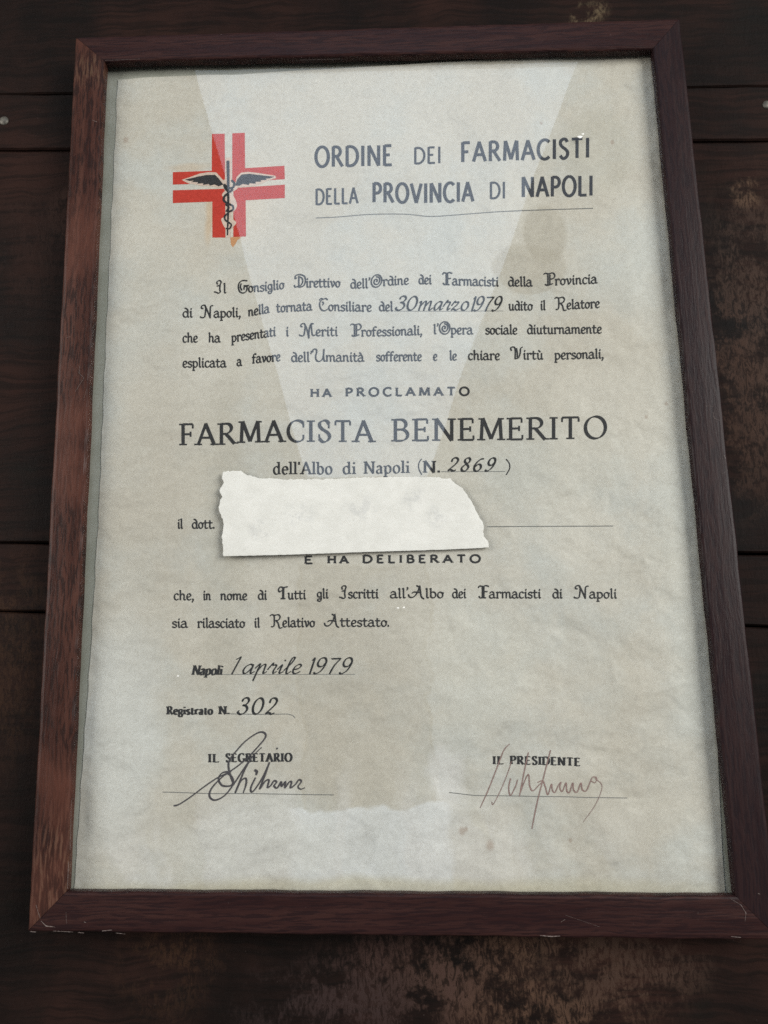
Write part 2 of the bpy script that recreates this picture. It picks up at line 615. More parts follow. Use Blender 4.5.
NX, NY = 150, 200
rows = []
for j in range(NY + 1):
    r = []
    for i in range(NX + 1):
        u, v = i / NX, j / NY
        xm = 110 + u * 545
        yt = interp(EDGE_T, xm)
        y = yt + (900 - yt) * v
        xl, xr = interp(EDGE_L, y), interp(EDGE_R, y)
        x = xl + (xr - xl) * u + (.35 * math.sin(y * .11) + .25 * math.sin(y * .23) if i == 0 else 0)
        p = at(x, y, Z_PAPER)
        r.append(Vector((p.x, p.y, Z_PAPER + height(p.x, p.y))))
    rows.append(r)
cert = empty('certificate')
tag(cert, 'yellowed printed certificate with red cross emblem and signatures, under the glass of the frame', 'certificate')
m = MB()
m.grid(list(reversed(rows)))
TH = .00022
m.grid([[p - Vector((0, 0, TH)) for p in r] for r in rows])
low = lambda r: [p - Vector((0, 0, TH)) for p in r]
m.grid([rows[0], low(rows[0])])
m.grid([low(rows[-1]), rows[-1]])
cl = [r[0] for r in rows]
cr = [r[-1] for r in rows]
m.grid([low(cl), cl])
m.grid([cr, low(cr)])
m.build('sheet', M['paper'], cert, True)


class Ink(MB):
    def __init__(s, layer=.00006):
        super().__init__()
        s.z = layer
        s.k = 0

    def pt(s, x, y):
        p = at(x, y, Z_PAPER)
        return (p.x, p.y, Z_PAPER + height(p.x, p.y) + s.z + s.k * 1.2e-6)

    def poly(s, pts):
        s.k = (s.k + 1) % 40
        s.face([s.pt(*p) for p in reversed(pts)])

    def ribbon(s, pts, wfun, cap=True):
        """pts in pixels, y down; wfun(direction, share of length) -> full width in pixels"""
        if len(pts) < 2:
            return
        s.k = (s.k + 1) % 40
        L, R_ = [], []
        n = len(pts)
        ext = []
        for i, p in enumerate(pts):
            a, b = pts[max(i - 1, 0)], pts[min(i + 1, n - 1)]
            dx, dy = b[0] - a[0], b[1] - a[1]
            l = math.hypot(dx, dy) or 1
            dx, dy = dx / l, dy / l
            w = wfun(math.atan2(-dy, dx), i / (n - 1)) / 2
            ext.append((p, dx, dy, w))
        if cap:
            (p, dx, dy, w) = ext[0]
            ext.insert(0, ((p[0] - dx * w * .55, p[1] - dy * w * .55), dx, dy, w * .62))
            (p, dx, dy, w) = ext[-1]
            ext.append(((p[0] + dx * w * .55, p[1] + dy * w * .55), dx, dy, w * .62))
        for (p, dx, dy, w) in ext:
            L.append(s.pt(p[0] + dy * w, p[1] - dx * w))
            R_.append(s.pt(p[0] - dy * w, p[1] + dx * w))
        s.grid([R_, L])


# ------------------------------------------------------------------ lettering: pen-stroke alphabets of my own
def arc(cx, cy, rx, ry, a0, a1, n=14):
    return [(cx + rx * math.cos(math.radians(a0 + (a1 - a0) * i / n)), cy + ry * math.sin(math.radians(a0 + (a1 - a0) * i / n))) for i in range(n + 1)]


def spl(*P, n=6):
    P = list(P)
    Q = [P[0]] + P + [P[-1]]
    out = []
    for i in range(1, len(Q) - 2):
        p0, p1, p2, p3 = Q[i - 1:i + 3]
        for k in range(n):
            t = k / n
            out.append(tuple(.5 * ((2 * p1[c]) + (-p0[c] + p2[c]) * t + (2 * p0[c] - 5 * p1[c] + 4 * p2[c] - p3[c]) * t * t
                                   + (-p0[c] + 3 * p1[c] - 3 * p2[c] + p3[c]) * t ** 3) for c in (0, 1)))
    out.append(P[-1])
    return out


def seg(*P, n=4):
    out = []
    for a, b in zip(P, P[1:]):
        out += [(lerp(a[0], b[0], i / n), lerp(a[1], b[1], i / n)) for i in range(n)]
    out.append(P[-1])
    return out


S = lambda pts, a='', b='': (pts, a, b)
# roman capitals, height 10: (advance, strokes); serif codes: h both sides, l left, r right, u up, d down
CAP = {
    'A': (8.4, [S(seg((.5, 0), (4.1, 10)), 'h'), S(seg((3.9, 10), (7.9, 0)), '', 'h'), S(seg((2.0, 3.4), (6.3, 3.4)))]),
    'B': (6.8, [S(seg((1.2, 0), (1.2, 10)), 'l', 'l'), S(seg((1.2, 9.7), (3.2, 9.7)) + arc(3.2, 7.5, 2.2, 2.2, 90, -90) + seg((3.2, 5.3), (1.2, 5.3))),
                S(seg((3, 5.3), (3.4, 5.3)) + arc(3.4, 2.8, 2.7, 2.5, 90, -90) + seg((3.4, .3), (1.2, .3)))]),
    'C': (8.0, [S(arc(4.8, 5, 4.1, 4.9, 48, 312, 26), 'd', 'u')]),
    'D': (8.6, [S(seg((1.2, 0), (1.2, 10)), 'l', 'l'), S(seg((1.2, 9.7), (3.4, 9.7)) + arc(3.4, 5, 4.5, 4.7, 90, -90, 22) + seg((3.4, .3), (1.2, .3)))]),
    'E': (6.4, [S(seg((1.2, 0), (1.2, 10)), 'l', 'l'), S(seg((1.2, 9.7), (5.6, 9.7)), '', 'd'), S(seg((1.2, 5.2), (4.6, 5.2)), '', 'v'), S(seg((1.2, .3), (5.9, .3)), '', 'u')]),
    'F': (6.0, [S(seg((1.2, 0), (1.2, 10)), 'h', 'l'), S(seg((1.2, 9.7), (5.6, 9.7)), '', 'd'), S(seg((1.2, 5.1), (4.6, 5.1)), '', 'v')]),
    'G': (8.4, [S(arc(4.8, 5, 4.1, 4.9, 48, 325, 26), 'd', ''), S(seg((8.0, 4.4), (8.0, .9)), 'h', '')]),
    'H': (8.4, [S(seg((1.2, 0), (1.2, 10)), 'h', 'h'), S(seg((7.2, 0), (7.2, 10)), 'h', 'h'), S(seg((1.2, 5.2), (7.2, 5.2)))]),
    'I': (2.8, [S(seg((1.4, 0), (1.4, 10)), 'h', 'h')]),
    'L': (6.0, [S(seg((1.2, 0), (1.2, 10)), 'l', 'h'), S(seg((1.2, .3), (5.7, .3)), '', 'u')]),
    'M': (10.2, [S(seg((1.1, 0), (1.6, 10)), 'h', 'l'), S(seg((1.7, 10), (5.1, .6))), S(seg((5.1, .6), (8.5, 10))), S(seg((8.6, 10), (9.1, 0)), 'r', 'h')]),
    'N': (8.8, [S(seg((1.3, 0), (1.3, 10)), 'h', 'l'), S(seg((1.3, 10), (7.5, 0))), S(seg((7.5, 0), (7.5, 10)), '', 'h')]),
    'O': (9.4, [S(arc(4.7, 5, 4.0, 4.9, 90, 450, 34))]),
    'P': (6.6, [S(seg((1.2, 0), (1.2, 10)), 'h', 'l'), S(seg((1.2, 9.7), (3.2, 9.7)) + arc(3.2, 7.2, 2.7, 2.5, 90, -90) + seg((3.2, 4.7), (1.2, 4.7)))]),
    'R': (7.6, [S(seg((1.2, 0), (1.2, 10)), 'h', 'l'), S(seg((1.2, 9.7), (3.2, 9.7)) + arc(3.2, 7.4, 2.5, 2.3, 90, -90) + seg((3.2, 5.1), (1.2, 5.1))), S(seg((3.2, 5.1), (7.1, 0)), '', 'r')]),
    'S': (6.2, [S(spl((5.2, 8.3), (4.4, 9.6), (2.9, 9.9), (1.3, 9.0), (1.1, 7.4), (2.2, 6.0), (3.9, 4.9), (5.3, 3.5), (5.4, 1.8), (4.2, .4), (2.5, .1), (.9, 1.6)), 'd', 'u')]),
    'T': (7.6, [S(seg((3.8, 0), (3.8, 9.7)), 'h', ''), S(seg((.5, 9.7), (7.1, 9.7)), 'd', 'd')]),
    'U': (8.4, [S(seg((1.3, 10), (1.3, 3.6)) + arc(4.2, 3.6, 2.9, 3.5, 180, 360, 16) + seg((7.1, 3.6), (7.1, 10)), 'h', 'h')]),
    'V': (8.2, [S(seg((.5, 10), (4.1, 0)), 'h'), S(seg((4.1, 0), (7.7, 10)), '', 'h')]),
    "'": (1.8, [S(seg((.9, 10), (.7, 7.6)))]),
    '.': (2.4, [S(seg((1.2, .1), (1.2, 1.9)))]),
    ',': (2.4, [S(spl((1.0, .8), (1.4, .1), (.7, -1.9)))]),
    '(': (3.2, [S(spl((2.8, 10.8), (1.2, 7.5), (1.0, 3.0), (2.8, -2.2)))]),
    ')': (3.2, [S(spl((.4, 10.8), (2.0, 7.5), (2.2, 3.0), (.4, -2.2)))]),
}
# roman small letters, x-height 6.3
LOW = {
    'a': (5.8, [S(spl((1.2, 4.9), (1.8, 6.0), (3.1, 6.2), (4.2, 5.2), (4.3, 3.8)) + seg((4.3, 3.8), (4.3, 1.0)) + spl((4.3, 1.0), (4.8, .2), (5.6, .5))),
                S(spl((4.3, 3.8), (2.4, 3.3), (1.0, 2.3), (1.0, .9), (2.2, .1), (3.4, .4), (4.3, 1.3)))]),
    'b': (6.4, [S(seg((1.2, .2), (1.2, 10)), '', 'l'), S(arc(3.2, 3.15, 2.3, 3.1, 150, -170, 22))]),
    'c': (5.2, [S(arc(3.2, 3.15, 2.4, 3.1, 50, 318, 20))]),
    'd': (6.6, [S(seg((5.1, 0), (5.1, 10)), 'r', 'l'), S(arc(3.1, 3.15, 2.3, 3.1, 35, 330, 22))]),
    'e': (5.4, [S(seg((.9, 3.5), (4.9, 3.5)) + arc(3.0, 3.15, 2.2, 3.1, 8, 318, 24))]),
    'f': (4.0, [S(spl((4.2, 9.2), (3.2, 10.1), (2.0, 9.2), (1.8, 7.6)) + seg((1.8, 7.6), (1.8, 0)), '', 'h'), S(seg((.3, 6.1), (3.6, 6.1)))]),
    'g': (5.8, [S(arc(2.8, 4.2, 2.0, 2.0, 0, 360, 22)), S(spl((1.6, 2.6), (.9, 1.5), (2.0, .8), (4.2, .6), (5.0, -.9), (3.9, -2.6), (2.0, -2.7), (.6, -1.5), (1.4, .2), (2.4, .7))), S(seg((4.4, 5.4), (5.7, 6.0)))]),
    'h': (6.8, [S(seg((1.3, 0), (1.3, 10)), 'h', 'l'), S(spl((1.3, 4.6), (2.6, 6.0), (4.2, 6.0), (5.2, 4.6)) + seg((5.2, 4.6), (5.2, 0)), '', 'h')]),
    'i': (3.0, [S(seg((1.5, 0), (1.5, 6.2)), 'h', 'l'), S(seg((1.5, 8.0), (1.5, 9.6)))]),
    'l': (3.0, [S(seg((1.5, 0), (1.5, 10.2)), 'h', 'l')]),
    'm': (10.2, [S(seg((1.3, 0), (1.3, 6.2)), 'h', 'l'), S(spl((1.3, 4.6), (2.6, 6.0), (4.0, 6.0), (5.0, 4.6)) + seg((5.0, 4.6), (5.0, 0)), '', 'h'),
                 S(spl((5.0, 4.6), (6.4, 6.0), (7.8, 6.0), (8.7, 4.6)) + seg((8.7, 4.6), (8.7, 0)), '', 'h')]),
    'n': (6.8, [S(seg((1.3, 0), (1.3, 6.2)), 'h', 'l'), S(spl((1.3, 4.6), (2.6, 6.0), (4.2, 6.0), (5.2, 4.6)) + seg((5.2, 4.6), (5.2, 0)), '', 'h')]),
    'o': (6.0, [S(arc(3.0, 3.15, 2.4, 3.1, 90, 450, 26))]),
    'p': (6.4, [S(seg((1.3, -3), (1.3, 6.2)), 'h', 'l'), S(arc(3.2, 3.15, 2.3, 3.1, 150, -170, 22))]),
    'r': (4.8, [S(seg((1.4, 0), (1.4, 6.2)), 'h', 'l'), S(spl((1.4, 4.4), (2.4, 5.9), (3.6, 6.2), (4.4, 5.3)))]),
    's': (4.8, [S(spl((4.0, 5.1), (3.2, 6.1), (1.9, 6.1), (1.0, 5.1), (1.4, 3.9), (3.2, 2.9), (4.1, 1.7), (3.6, .4), (2.2, 0), (.8, 1.1)))]),
    't': (4.2, [S(seg((1.8, 8.2), (1.8, 1.4)) + spl((1.8, 1.4), (2.4, .2), (3.9, .5))), S(seg((.4, 6.1), (3.7, 6.1)))]),
    'u': (6.8, [S(seg((1.4, 6.2), (1.4, 1.8)) + spl((1.4, 1.8), (2.3, .2), (3.8, .2), (5.2, 1.5)), 'l'), S(seg((5.2, 6.2), (5.2, 0)), 'l', 'r')]),
    'v': (6.0, [S(seg((.8, 6.2), (3.0, 0)), 'h'), S(seg((3.0, 0), (5.2, 6.2)), '', 'h')]),
}
# rounded half-uncial small letters of the body text: low ascenders, every foot kicks to the right
UNC = {
    'a': (6.0, [S(spl((.9, 4.6), (2.0, 5.9), (3.6, 5.6), (4.3, 4.2), (4.4, 1.5), (4.9, .3), (6.0, .5))),
                S(spl((4.3, 3.5), (2.4, 3.3), (.8, 2.4), (.8, .9), (2.2, 0), (3.6, .5), (4.4, 1.5)))]),
    'b': (5.8, [S(spl((.5, 8.4), (1.4, 8.9), (1.4, 7.8)) + seg((1.4, 7.8), (1.4, .6))), S(arc(3.1, 2.9, 2.0, 2.8, 140, -160, 18))]),
    'c': (4.9, [S(spl((4.4, 4.8), (3.2, 5.8), (1.6, 5.2), (.9, 3.2), (1.3, 1.0), (2.8, .0), (4.5, .9)))]),
    'd': (6.0, [S(arc(2.8, 2.8, 2.0, 2.7, 60, 400, 18)), S(spl((2.2, 8.6), (3.6, 8.2), (4.8, 6.6), (4.9, 4.0), (4.8, 1.2), (5.4, .2), (6.0, .5)))]),
    'e': (5.0, [S(spl((1.1, 2.6), (3.0, 3.0), (4.2, 4.2), (3.4, 5.7), (1.8, 5.4), (.9, 3.2), (1.3, .9), (2.8, 0), (4.6, .9)))]),
    'f': (4.4, [S(spl((4.4, 8.2), (3.2, 8.8), (2.0, 7.8), (1.7, 5.5), (1.7, .2))), S(seg((.3, 5.5), (3.8, 5.5))), S(seg((.8, .15), (2.7, .15)))]),
    'g': (5.4, [S(arc(2.6, 3.4, 1.8, 2.3, 0, 360, 18)), S(spl((4.3, 5.6), (4.4, 2.0), (4.4, -1.0), (3.4, -2.7), (1.6, -2.6), (.9, -1.4), (2.2, -.6), (4.2, -.8)))]),
    'h': (6.2, [S(spl((.4, 8.4), (1.3, 8.9), (1.3, 7.8)) + seg((1.3, 7.8), (1.3, .1))), S(spl((1.3, 3.8), (2.8, 5.6), (4.3, 5.0), (4.6, 3.0), (4.5, 1.1), (5.1, .1), (6.0, .5)))]),
    'i': (3.0, [S(spl((.5, 4.9), (1.4, 5.6), (1.4, 4.6)) + seg((1.4, 4.6), (1.4, 1.0)) + spl((1.4, 1.0), (1.9, .1), (2.8, .5))), S(seg((1.4, 7.2), (1.8, 8.4)))]),
    'l': (3.0, [S(spl((.4, 8.4), (1.3, 9.0), (1.4, 7.8)) + seg((1.4, 7.8), (1.4, 1.0)) + spl((1.4, 1.0), (1.9, .1), (2.8, .5)))]),
    'm': (9.2, [S(spl((.4, 5.0), (1.2, 5.6), (1.3, 4.4)) + seg((1.3, 4.4), (1.3, .1))), S(spl((1.3, 4.0), (2.8, 5.6), (4.2, 5.0), (4.5, 3.0), (4.5, .1))),
                S(spl((4.5, 4.0), (5.9, 5.6), (7.3, 5.0), (7.6, 3.0), (7.6, 1.1), (8.2, .1), (9.1, .5)))]),
    'n': (6.2, [S(spl((.4, 5.0), (1.2, 5.6), (1.3, 4.4)) + seg((1.3, 4.4), (1.3, .1))), S(spl((1.3, 3.8), (2.8, 5.6), (4.2, 5.0), (4.5, 3.0), (4.5, 1.1), (5.1, .1), (6.0, .5)))]),
    'o': (5.4, [S(arc(2.7, 2.8, 1.9, 2.7, 90, 450, 22)), S(seg((3.4, 5.2), (5.2, 4.6)))]),
    'p': (5.8, [S(spl((.4, 5.0), (1.2, 5.6), (1.3, 4.4)) + seg((1.3, 4.4), (1.3, -2.8))), S(arc(3.0, 2.8, 2.0, 2.7, 140, -160, 18)), S(seg((.4, -2.8), (2.4, -2.8)))]),
    'r': (4.8, [S(spl((.4, 5.0), (1.3, 5.6), (1.5, 4.4)) + seg((1.5, 4.4), (1.5, .1))), S(spl((1.5, 3.8), (2.6, 5.4), (3.8, 5.6), (4.5, 4.6))), S(seg((.8, .1), (2.3, .1)))]),
    's': (4.6, [S(spl((4.0, 4.7), (2.9, 5.6), (1.4, 5.2), (1.0, 4.0), (2.2, 3.1), (3.7, 2.3), (3.9, .9), (2.6, 0), (.6, .7)))]),
    't': (4.4, [S(spl((1.7, 7.6), (1.7, 4), (1.7, 1.4), (2.6, .1), (4.2, .7))), S(seg((.2, 5.4), (3.9, 5.4)))]),
    'u': (6.2, [S(spl((.4, 5.1), (1.3, 5.6), (1.4, 4.4), (1.4, 2.0), (2.2, .2), (3.6, .3), (4.6, 1.8))), S(seg((4.6, 5.6), (4.6, 1.0)) + spl((4.6, 1.0), (5.2, .1), (6.0, .5)))]),
    'v': (5.4, [S(spl((.3, 5.0), (1.1, 5.6), (1.8, 4.2), (2.6, .2))), S(spl((2.6, .2), (4.2, 2.2), (4.6, 4.4), (3.8, 5.6)))]),
    "'": (2.2, [S(spl((1.3, 9.8), (1.6, 8.8), (.8, 7.4)))]),
    ',': (2.4, [S(spl((1.0, .8), (1.5, .0), (.6, -2.1)))]),
    '.': (2.2, [S(seg((1.0, .1), (1.0, 1.2)))]),
}
UNC['à'] = (UNC['a'][0], UNC['a'][1] + [S(seg((1.8, 8.3), (3.2, 7.0)))])
UNC['ù'] = (UNC['u'][0], UNC['u'][1] + [S(seg((2.0, 8.3), (3.4, 7.0)))])
# swash capitals of the body text, height about 12
SW = {
    'A': (12.5, [S(spl((0, 3.2), (.6, 1.2), (2.6, .5), (5.0, 2.2), (7.2, 6.5), (8.4, 11.4))), S(spl((6.2, 11.6), (7.6, 10.8), (8.8, 11.6))), S(spl((8.5, 11.0), (9.0, 6), (9.8, 1.0), (11.6, -.8))),
                 S(spl((2.6, 4.4), (4.4, 5.6), (9.0, 5.0)))]),
    'C': (9.5, [S(spl((9.0, 10.4), (7.4, 11.6), (5.0, 11.0), (3.0, 11.6), (1.4, 10.0))), S(spl((5.2, 11.0), (2.4, 9.0), (1.6, 5.2), (3.2, 1.2), (6.2, 0), (9.4, 1.8))), S(spl((4.4, 8.4), (5.2, 6.8), (4.2, 5.4)))]),
    'G': (10.5, [S(spl((9.6, 11.0), (5.2, 11.4), (2.0, 9.6), (1.0, 5.6), (2.4, 1.2), (6.0, -.4), (9.0, 1.4), (9.6, 4.6), (9.4, 6.6))), S(seg((6.4, 6.4), (11.4, 6.4))), S(spl((3.8, 8.6), (3.0, 5.6), (4.4, 2.4))), S(spl((9.4, 5.8), (7.0, 5.4), (6.6, 3.0)))]),
    'D': (12.0, [S(spl((2.8, 9.0), (1.0, 8.2), (1.6, 11.0), (5.4, 12.0), (10.2, 10.6), (11.6, 6.4), (10.0, 1.8), (6.0, .2), (3.4, .8), (1.0, .2), (.2, 2.0))), S(seg((4.8, 10.4), (4.8, .8))), S(spl((4.8, 9.6), (7.6, 9.0), (8.8, 6.0), (7.6, 2.6), (4.8, 1.2)))]),
    'F': (9.6, [S(spl((.4, 9.8), (1.4, 11.4), (4.2, 11.0), (7.0, 11.8), (9.4, 11.0))), S(seg((3.9, 11.0), (3.9, .6))), S(seg((5.2, 11.0), (5.2, .6))), S(seg((5.2, 6.0), (8.2, 6.2))), S(spl((1.0, 1.6), (2.0, .3), (4.4, .4), (6.8, .3)))]),
    'I': (8.2, [S(spl((3.0, 8.4), (2.6, 10.6), (5.0, 11.8), (6.4, 10.4), (5.6, 8.0), (5.2, 4.0), (5.6, 1.0), (4.0, -.2), (1.4, .8), (.2, 1.0))), S(spl((2.6, 6.4), (4.0, 7.0), (5.4, 6.4)))]),
    'M': (14.5, [S(spl((2.8, 8.8), (1.4, 9.2), (2.0, 11.2), (4.4, 11.6), (5.4, 9.4), (4.8, 4.0), (4.0, .6), (1.6, .2), (.1, 1.0))), S(spl((5.0, 10.8), (7.0, 6), (8.6, -2.0))), S(spl((8.6, -2.0), (9.0, 6.0), (10.6, 11.4), (12.8, 11.4))), S(spl((10.8, 11.0), (11.2, 5), (12.0, .8), (14.4, .8)))]),
    'N': (12.5, [S(spl((2.8, 8.8), (1.2, 9.2), (1.8, 11.4), (4.2, 11.8), (5.2, 9.6), (4.8, 4.0), (4.0, .6), (1.6, .2), (.1, 1.0))), S(spl((4.6, 11.2), (7.0, 6.0), (9.4, -.2))), S(spl((9.4, -.2), (9.4, 6.0), (9.8, 10.6), (12.0, 11.4)))]),
    'O': (11.5, [S(arc(5.8, 5.8, 5.0, 5.8, 100, 460, 30)), S(spl((5.6, 9.8), (8.2, 8.6), (8.8, 5.6), (7.2, 2.8), (4.6, 2.8), (3.4, 5.2), (4.4, 7.4), (6.2, 7.0), (6.4, 5.4), (5.4, 5.2)))]),
    'P': (10.0, [S(spl((.2, 10.6), (1.6, 11.6), (4.6, 11.0), (8.2, 11.6), (10.2, 9.4), (9.0, 6.6), (5.8, 5.8))), S(seg((4.0, 11.0), (4.0, .6))), S(seg((5.8, 10.0), (5.8, .6))), S(spl((1.6, 1.0), (3.4, .1), (6.4, .8), (8.4, 1.6)))]),
    'R': (12.0, [S(spl((.2, 10.4), (1.8, 11.6), (4.6, 11.0), (8.2, 11.6), (10.0, 9.4), (8.4, 6.6), (5.6, 6.0))), S(spl((4.2, 11.0), (4.4, 5.0), (3.8, .8), (1.4, .2))), S(spl((5.8, 6.2), (8.0, 3.6), (9.4, -.8), (12.0, -.6)))]),
    'T': (9.5, [S(spl((4.0, 8.2), (1.8, 6.8), (.8, 9.0), (2.4, 11.4), (5.6, 11.0), (9.6, 11.6))), S(seg((5.0, 11.0), (5.0, .6))), S(spl((5.9, 10.8), (5.7, 6), (5.6, .8))), S(seg((3.0, .5), (7.2, .5)))]),
    'U': (12.0, [S(spl((.4, 9.0), (1.0, 11.4), (3.4, 11.6), (4.0, 9.0), (3.0, 4.4), (4.2, .8), (7.0, .4), (9.6, 3.4), (10.6, 11.6))), S(spl((10.6, 11.4), (10.2, 5.0), (10.8, .8), (12.0, .6)))]),
    'V': (11.5, [S(spl((1.0, 8.2), (.6, 11.0), (3.6, 11.4), (4.6, 8.0), (4.4, 1.0))), S(spl((4.2, .4), (7.4, 1.4), (9.0, 6.0), (9.4, 10.0), (11.2, 11.6))), S(spl((5.6, 10.2), (6.4, 6.0), (6.4, 2.0)))]),
}
# brush script, italic
SCR = {
    '0': (8.0, [S(arc(4.0, 5.2, 3.0, 5.0, 100, 460, 30))]),
    '1': (3.6, [S(seg((1.9, 8.6), (3.0, 10.2))), S(seg((3.0, 10.2), (3.0, 0)))]),
    '2': (7.0, [S(spl((1.4, 7.4), (1.8, 9.6), (3.8, 10.2), (5.6, 8.8), (5.2, 6.2), (3.2, 3.4), (.8, .5), (2.6, 1.0), (4.4, .2), (6.2, .9)))]),
    '3': (7.2, [S(spl((1.6, 8.2), (2.4, 10.0), (4.6, 10.2), (5.8, 8.4), (4.6, 6.2), (3.0, 5.8), (5.0, 5.2), (6.2, 3.2), (5.0, .8), (2.6, .1), (.9, 1.4), (1.4, 2.4)))]),
    '6': (7.0, [S(spl((5.8, 9.6), (3.6, 9.0), (1.6, 6.2), (1.0, 3.0), (2.2, .4), (4.4, .2), (5.8, 2.4), (5.0, 4.8), (3.2, 5.2), (1.4, 3.4)))]),
    '7': (6.4, [S(seg((.9, 9.6), (6.0, 9.8))), S(spl((6.0, 9.8), (3.6, 5.4), (2.4, 0)))]),
    '8': (7.2, [S(spl((5.6, 8.6), (4.2, 10.2), (2.2, 9.4), (2.0, 7.4), (4.0, 5.4), (5.8, 3.0), (4.6, .3), (2.2, .3), (1.2, 2.4), (2.8, 4.8), (5.0, 6.6), (5.6, 8.6)))]),
    '9': (7.0, [S(spl((5.8, 7.0), (4.6, 5.0), (2.6, 4.8), (1.4, 6.8), (2.2, 9.6), (4.4, 10.2), (5.8, 8.4), (5.8, 5.4), (4.4, 1.8), (2.0, .1), (1.0, .8)))]),
    'a': (7.0, [S(spl((5.2, 5.6), (3.8, 6.4), (1.8, 5.0), (1.1, 2.4), (2.0, .3), (3.6, 1.2), (5.2, 4.4))), S(spl((5.4, 6.2), (5.2, 2.2), (5.6, .4), (7.2, 1.6)))]),
    'e': (5.4, [S(spl((.8, 2.8), (3.4, 3.6), (4.4, 5.4), (3.2, 6.4), (1.4, 4.8), (1.0, 2.0), (2.4, .2), (5.0, 1.6)))]),
    'i': (3.6, [S(spl((0, 3.0), (1.8, 6.2), (1.6, 3.0), (1.8, .5), (3.6, 1.6))), S(seg((2.4, 8.6), (2.5, 9.2)))]),
    'l': (4.0, [S(spl((0, 2.2), (2.6, 6.8), (3.6, 10.4), (2.4, 10.6), (1.6, 6.8), (1.6, 1.6), (2.4, .2), (4.0, 1.8)))]),
    'm': (10.4, [S(spl((.2, 5.4), (1.4, 6.2), (1.4, 0))), S(spl((1.4, 2.6), (3.6, 6.2), (4.8, 5.8), (4.8, 0))), S(spl((4.8, 2.6), (7.0, 6.2), (8.2, 5.8), (8.2, 1.0), (9.0, .2), (10.4, 1.8)))]),
    'o': (6.2, [S(arc(3.2, 3.2, 2.2, 3.1, 90, 450, 22))]),
    'p': (6.8, [S(spl((0, 3.8), (1.8, 6.8), (1.6, 2.0), (1.2, -4.4))), S(spl((1.5, 1.6), (3.2, 5.6), (4.8, 6.2), (5.0, 3.4), (5.2, .5), (6.8, 1.6)))]),
    'r': (5.2, [S(spl((0, 2.8), (1.8, 7.2), (2.0, 5.8), (3.4, 6.0), (4.0, 5.2), (3.4, 2.4), (3.8, .4), (5.2, 1.8)))]),
    'z': (6.4, [S(spl((.4, 3.4), (1.8, 6.6), (2.4, 5.8), (4.4, 6.0), (3.8, 4.0), (1.2, .6), (2.8, .9), (4.2, .2), (6.4, 1.6)))]),
}
SCR['Z'] = SCR['z']


def glyph(font, ch):
    if font == 'unc':
        return SW.get(ch) if ch in SW else UNC.get(ch)
    if font == 'scr':
        return SCR.get(ch)
    return CAP.get(ch) or LOW.get(ch)


def word(ink, text, x0, x1, base, size, font='rom', thick=2.0, thin=1.0, nib=25, slant=0.0, space=0.0, serif=0.0, sthick=.7, cap=None,
         spread=True):
    """text between pixel columns x0..x1; base = baseline height or list of (x, y); size = pixels for cap height 10"""
    if not isinstance(base, (list, tuple)):
        base = [(x0, base), (x1, base)]
    if cap is None:
        cap = serif == 0
    # bounds of the glyph strokes in units
    pen = 0.0
    items = []
    for ch in text:
        if ch == ' ':
            pen += 4
            continue
        g = glyph(font, ch) or (CAP.get(ch) or LOW.get(ch))
        items.append((pen, g))
        pen += g[0] + space
    k = size / 10.0
    xs = [px + p[0] + p[1] * slant for px, g in items for st in g[1] for p in st[0]]
    lo, hi = min(xs), max(xs)
    inset = thick * .35 + serif * k * .5
    sx = (x1 - x0 - 2 * inset) / max(hi - lo, .01) if spread else k
    if len(text) == 1 and not spread:
        sx = k

    def tr(px, p):
        X = x0 + inset + (px + p[0] + p[1] * slant - lo) * sx
        return (X, interp(base, X) - p[1] * k)

    def pw(d, t):
        a = abs(math.sin(d - math.radians(nib)))
        return thin + (thick - thin) * a
    for px, g in items:
        for (pts, a, b) in g[1]:
            P = [tr(px, p) for p in pts]
            ink.ribbon(P, pw, cap)
            if serif:
                for code, e, q in ((a, pts[0], pts[1]), (b, pts[-1], pts[-2])):
                    if not code:
                        continue
                    hw = serif + thick / (2 * k)
                    if code in 'hlr':
                        yy = e[1] + (-.0 if e[1] < 1 else 0) + (sthick * .0)
                        xa = e[0] - (hw if code in 'hl' else 0)
                        xb = e[0] + (hw if code in 'hr' else 0)
                        A_, B_ = tr(px, (e[0], yy)), None
                        yoff = -sthick * .5 if e[1] < 1 else sthick * .5
                        Ps = [(A_[0] + (xa - e[0]) * k, A_[1] + yoff), (A_[0] + (xb - e[0]) * k, A_[1] + yoff)]
                        ink.ribbon([Ps[0], ((Ps[0][0] + Ps[1][0]) / 2, (Ps[0][1] + Ps[1][1]) / 2), Ps[1]], lambda d, t: sthick, False)
                    else:
                        A_ = tr(px, e)
                        up = serif * k * 2.0 if code in 'uv' else 0
                        dn = serif * k * 2.0 if code in 'dv' else 0
                        if code == 'v':
                            up, dn = up * .6, dn * .6
                        ink.ribbon([(A_[0] + slant * up, A_[1] - up), (A_[0], A_[1]), (A_[0] - slant * dn, A_[1] + dn)], lambda d, t: sthick * 1.2, False)


def finish(ink, name, mat, label=None):
    o = ink.build(name, mat, cert)
    if label:
        o['label'] = label
    return o


def line(ink, pts, w):
    Q = []
    for a, b in zip(pts, pts[1:]):
        n = max(1, int(math.hypot(b[0] - a[0], b[1] - a[1]) / 4))
        Q += [(lerp(a[0], b[0], i / n), lerp(a[1], b[1], i / n)) for i in range(n)]
    Q.append(pts[-1])
    ink.ribbon(Q, lambda d, t: w, False)


